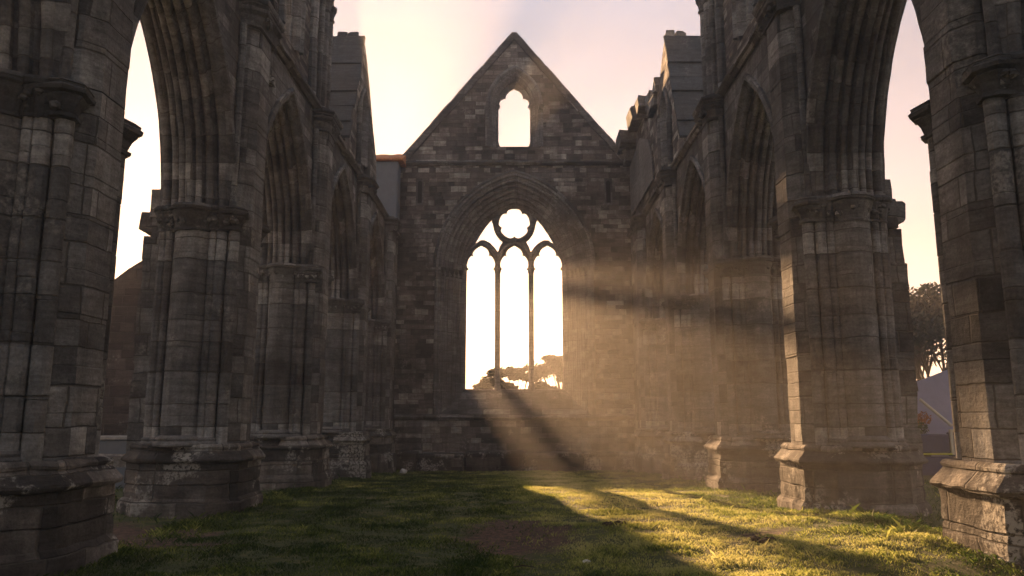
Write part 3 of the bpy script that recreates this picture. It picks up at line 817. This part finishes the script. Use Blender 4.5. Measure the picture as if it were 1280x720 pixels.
# ------------------------------------------------------------------ trees
def leaves(mb, c, rx, ry, rz, n, size):
    for _ in range(n):
        while True:
            p = Vector([random.uniform(-1, 1) for _ in range(3)])
            if .15 < p.length < 1: break
        p = Vector((p.x*rx, p.y*ry, p.z*rz))+c
        q = Vector([random.gauss(0, 1) for _ in range(3)]).normalized(); r = q.orthogonal().normalized(); u = q.cross(r)
        sz = size*random.uniform(.6, 1.4)
        i = [mb.add(p+r*sz*a+u*sz*b*.55) for a, b in ((-1, 0), (0, -.6), (1, 0), (0, .6))]
        mb.face(i)
def pine(name, x, y, h, spread, pads, label, leafn=900, lsize=.16, low=.45, padscale=1., cat='tree', group=None, seed=0, thick=1., extra=(), flat=.42):
    random.seed(seed)
    z0 = gz(x, y)-.1
    root = empty(name, label, cat, group)
    t = MB(); lean = random.uniform(-.4, .4)
    fork = h*low
    t.tube([(x, y, z0), (x+lean*.3, y, z0+fork*.5), (x+lean, y, z0+fork)], [h*.035*thick, h*.026*thick, h*.022*thick], 8)
    cr = MB()
    for k in range(pads):
        an = 2*PI*k/pads*1.618*2+random.random(); rr = spread*math.sqrt((k+.5)/pads)
        c = Vector((x+lean+rr*math.cos(an), y+rr*math.sin(an), z0+h*(1-.2*(rr/spread)**2)-random.uniform(0, .09)*h))
        s0 = Vector((x+lean, y, z0+fork))
        mid = s0.lerp(c, .5)+Vector((random.uniform(-.2, .2)*spread*.3, 0, -random.uniform(0, .07)*h))
        t.tube([s0, s0.lerp(mid, .55)+Vector((0, 0, .02*h)), mid, c], [h*.014*thick, h*.010*thick, h*.007*thick, h*.003], 5)
        for q in range(3):
            e = c+Vector([random.uniform(-1, 1)*spread*.28, random.uniform(-1, 1)*spread*.28, random.uniform(-.02, .05)*h])
            t.tube([mid, mid.lerp(e, .5)+Vector((0, 0, .02*h)), e], [h*.006, h*.004, h*.002], 4)
            r = spread*random.uniform(.13, .24)*padscale
            leaves(cr, e, r, r, r*flat, leafn//(pads*4), lsize)
        r = spread*random.uniform(.2, .32)*padscale
        leaves(cr, c, r, r, r*flat, leafn//(pads*2), lsize)
    for pts, rr_ in extra: t.tube(pts, rr_, 8)
    t.build('trunk', M['bark'], root); cr.build('crown', M['needles'], root)
pine('pine_tree', .1, 37, 4.35, 1.65, 10, 'smaller spreading pine behind the middle light of the great window', 9000, .08, .3, .85, seed=3, flat=.55, group='pines seen through the great window')
pine('pine_tree', 2.65, 38.5, 5.1, 2.1, 16, 'taller loose pine behind the right light of the great window', 12000, .08, .3, .9, seed=11, flat=.55, group='pines seen through the great window')
pine('pine_tree', 19.0, 35, 7.1, 5.0, 30, 'broad dense dark pine beyond the lavender tent, seen through the first right arch', 34000, .15, .28, 1.1, seed=5, flat=.62)
pine('pine_tree', -7.85, 76, 24.2, 2.5, 24, 'unseen tall pine added behind the gable wall to cut and streak the sunbeam', 14000, .30, .70, 1.3, seed=8, thick=.34, extra=(([(-7.5, 76, 10.2), (-6.4, 76, 9.9), (-7.4, 76, 11.4), (-9.1, 76, 13.3), (-10.6, 76, 15.0), (-11.5, 76, 16.3)][2:]+[], [.15, .15, .14, .12]), ([(-7.6, 76, 15.95), (-6.4, 76, 15.8), (-5.1, 76, 15.62)], [.34, .30, .24])))  # hidden from the camera; added to block upper sun, limbs aimed as beam streaks
random.seed(21)
hd = MB()
for k in range(30): leaves(hd, Vector((16+random.uniform(0, 9), 31.5+random.uniform(-1, 1), random.uniform(.2, 2.5))), 1.1, .8, .7, 260, .12)
tag(hd.build('hedge', M['needles'], None), 'dark hedge under the broad pine, behind the lavender tent', 'hedge')

# ------------------------------------------------------------------ tent and stall to the right
tn = empty('canvas_tent', 'lavender canvas tent with a sloping roof edge, seen through the first right arch', 'tent')
m = MB()
TX, TY = 12.98, 24.0
plate(m, [(TX-1.2, -.2), (TX+3.4, -.2), (TX+3.4, 3.9), (TX-1.2, 2.18)], [], 0, .03, lambda p, d, z: (p, TY+d+.9, z)); m.build('wall', M['canvas'], tn)
m = MB(); m.rings([[(TX-1.2, TY+.94, 2.10), (TX+3.4, TY+.94, 3.82), (TX+3.4, TY+2.4, 2.9), (TX-1.2, TY+2.4, 1.3)], [(TX-1.2, TY+.94, 2.13), (TX+3.4, TY+.94, 3.85), (TX+3.4, TY+2.4, 2.93), (TX-1.2, TY+2.4, 1.33)]]); m.build('roof', M['canvas'], tn)
m = MB(); m.tube([(TX-.15, TY+.6, 2.05), (TX+.62, TY+.3, 1.22)], [.045, .05], 8); m.build('guy_pole', M['cream'], tn)
st = empty('stall', 'navy blue stall with cream frame and yellow foot rail in front of the tent', 'stall')
m = MB(); m.box(TX-.75, TX+.28, TY-.1, TY+.3, .42, .98, jit=0); m.box(TX-1.0, TX+1.8, TY-.2, TY+.25, -.25, .30, jit=0); m.build('panel', M['navy'], st)
m = MB(); m.box(TX+.30, TX+.38, TY-.16, TY-.06, .36, 1.12, jit=0); m.box(TX+.38, TX+1.4, TY-.16, TY-.06, 1.04, 1.12, jit=0); m.build('frame', M['cream'], st)
m = MB(); m.box(TX+.385, TX+1.6, TY-.12, TY+.25, .31, 1.035, jit=0); m.build('side_panel', plain_mat('slate_blue_panel', (.12, .12, .18), .7, .1), st)
m = MB(); m.box(TX-.8, TX+.29, TY-.2, TY-.105, .36, .41, jit=0); m.build('foot_rail', M['yellow'], st)
sb = empty('potted_shrub', 'small olive and orange shrub in a tub in front of the lavender tent', 'shrub')
m = MB(); m.tube([(TX-.2, TY+.62, 0), (TX-.2, TY+.62, .5), (TX-.2, TY+.62, .55)], [.2, .26, .27], 12); m.tube([(TX-.2, TY+.62, .5), (TX-.15, TY+.6, 1.5)], [.03, .012], 6); m.build('tub', M['bark'], sb)
m = MB(); leaves(m, Vector((TX-.3, TY+.62, 1.12)), .36, .25, .28, 500, .05); m.build('foliage', M['shrub'], sb)
m = MB(); leaves(m, Vector((TX-.1, TY+.6, 1.45)), .27, .2, .22, 260, .05); m.build('blossom', M['flower'], sb)

# ------------------------------------------------------------------ small things in the grass
def stone(name, mat, x, y, r, flat, label, cat, seed):
    m = MB(); blob(m, (x, y, gz(x, y)+r*flat*.35), r, seed, flat, 2); o = m.build(name, M[mat], None); tag(o, label, cat)
stone('white_stone', 'white', .75, 8.35, .045, .7, 'small white stone lying in the shaded grass near the bottom edge', 'stone', 1)
stone('pale_stone', 'white', -3.95, 28.1, .13, 1., 'small pale stone at the foot of the far left pier', 'stone', 4)
mh = MB()
for q in range(9): blob(mh, (1.36+random.uniform(-.16, .16), 10.9+random.uniform(-.1, .1), gz(1.36, 10.9)+.012), random.uniform(.035, .075), q, .6, 1)
tag(mh.build('soil_heap', M['earth'], None), 'dark little soil heap in the sunlit grass beside the shadow edge', 'soil heap')
mh = MB()
for q in range(6): blob(mh, (1.85+random.uniform(-.14, .14), 11.3+random.uniform(-.08, .08), gz(1.85, 11.3)+.008), random.uniform(.03, .05), q+3, .5, 1)
tag(mh.build('soil_heap', M['earth'], None), 'fainter flat soil heap just right of the dark one in the sunlit grass', 'soil heap')
mh = MB()
for q in range(6): blob(mh, (2.85+random.uniform(-.12, .12), 9.0+random.uniform(-.08, .08), gz(2.85, 9)+.012), random.uniform(.04, .07), q+6, .6, 1)
tag(mh.build('soil_heap', M['earth'], None), 'brown soil heap in the tall grass near the right foreground pier', 'soil heap')
tw = MB(); z = gz(.1, 8.0)+.03; tw.tube([(0.0, 8.0, z), (.08, 8.03, z+.01), (.2, 8.0, z)], [.008, .007, .004], 5)
tag(tw.build('twig', M['bark'], None), 'thin dry twig on the shaded grass below the bare earth patch', 'twig')

# ------------------------------------------------------------------ air
hz = MB(); X0, X1, Y0, Y1, Z0, Z1 = -195, 195, -62, 235, -2.2, 24.6
i = [hz.add(p) for p in ((X0, Y0, Z0), (X1, Y0, Z0), (X1, Y1, Z0), (X0, Y1, Z0), (X0, Y0, Z1), (X1, Y0, Z1), (X1, Y1, Z1), (X0, Y1, Z1))]
for f in ((0, 3, 2, 1), (4, 5, 6, 7), (0, 1, 5, 4), (1, 2, 6, 5), (2, 3, 7, 6), (3, 0, 4, 7)): hz.face([i[k] for k in f])
mv, t = new_mat('haze_air')
pv = t.n('ShaderNodeVolumePrincipled'); pv.inputs['Color'].default_value = (1.0, .96, .93, 1); pv.inputs['Density'].default_value = .0037; pv.inputs['Anisotropy'].default_value = .56
o_ = t.n('ShaderNodeOutputMaterial'); t.link(pv.outputs[0], o_.inputs['Volume'])
try: mv.cycles.homogeneous_volume = True
except Exception: pass
tag(hz.build('haze', mv), 'warm sunlit haze filling the nave', kind='stuff')

# ------------------------------------------------------------------ light, sky, camera
SD = Vector((-.160, 1.0, .200)).normalized()      # towards the sun
elev = math.asin(SD.z); azim = math.atan2(SD.x, SD.y)
sun = bpy.data.lights.new('sun', 'SUN'); sun.energy = 5.0; sun.angle = math.radians(.5); sun.color = (1, .58, .28)
so = bpy.data.objects.new('sun', sun); C.objects.link(so)
so.rotation_euler = SD.to_track_quat('Z', 'Y').to_euler(); so.location = (0, 60, 40)
wd = bpy.data.worlds.new('World'); scene.world = wd; wd.use_nodes = True
t = NT(wd)
sk = t.n('ShaderNodeTexSky', sky_type='NISHITA'); sk.sun_disc = False; sk.sun_elevation = elev; sk.sun_rotation = azim
sk.air_density = 1.2; sk.dust_density = 4.0; sk.ozone_density = 1.5
# thin high veil of cloud takes the blue out of the sky
tc = t.n('ShaderNodeTexCoord').outputs['Generated']
dt = t.n('ShaderNodeVectorMath', operation='DOT_PRODUCT'); t.link(tc, dt.inputs[0]); dt.inputs[1].default_value = tuple(SD)
glow = t.ramp(t.mr(dt.outputs['Value'], -1, 1), [(0, (.135, .145, .170)), (.5, (.15, .16, .182)), (.75, (.17, .178, .200)), (.86, (.155, .185, .26)), (.97, (.075, .155, .27)), (1, (.05, .13, .23))])
veil = t.vmath('SCALE', glow); veil.node.inputs['Scale'].default_value = 5.9
mpw = t.n('ShaderNodeMapping'); t.link(tc, mpw.inputs[0]); mpw.inputs['Scale'].default_value = (1, 1, 3.5)
cl = t.mr(t.noise(mpw.outputs[0], 2.2, 6, .55), .35, .7, .9, 1.12)
clc = t.n('ShaderNodeCombineColor'); [t.link(cl, clc.inputs[i]) for i in range(3)]
veil = t.mix(1.0, veil, clc.outputs[0], 'MULTIPLY')
c = t.mix(.97, sk.outputs[0], veil)
bg = t.n('ShaderNodeBackground'); t.link(c, bg.inputs[0]); bg.inputs[1].default_value = .07
o_ = t.n('ShaderNodeOutputWorld'); t.link(bg.outputs[0], o_.inputs[0])

cam = bpy.data.cameras.new('camera'); co = bpy.data.objects.new('camera', cam); C.objects.link(co)
cam.sensor_width = 36; cam.lens = 36*960/1280; cam.clip_end = 1000
pitch = math.atan(161/960); yaw = math.atan(3/973)
co.location = (0, 0, 1.5); co.rotation_euler = (PI/2+pitch, 0, yaw)
scene.camera = co
scene.view_settings.view_transform = 'Standard'; scene.view_settings.look = 'None'
scene.view_settings.exposure = 2.3; scene.view_settings.gamma = 1.0
try: scene.view_settings.use_curve_mapping = False
except Exception: pass
cy = scene.cycles
cy.use_denoising = True
cy.max_bounces = 8; cy.diffuse_bounces = 4; cy.volume_bounces = 1; cy.transparent_max_bounces = 8
cy.sample_clamp_indirect = 6
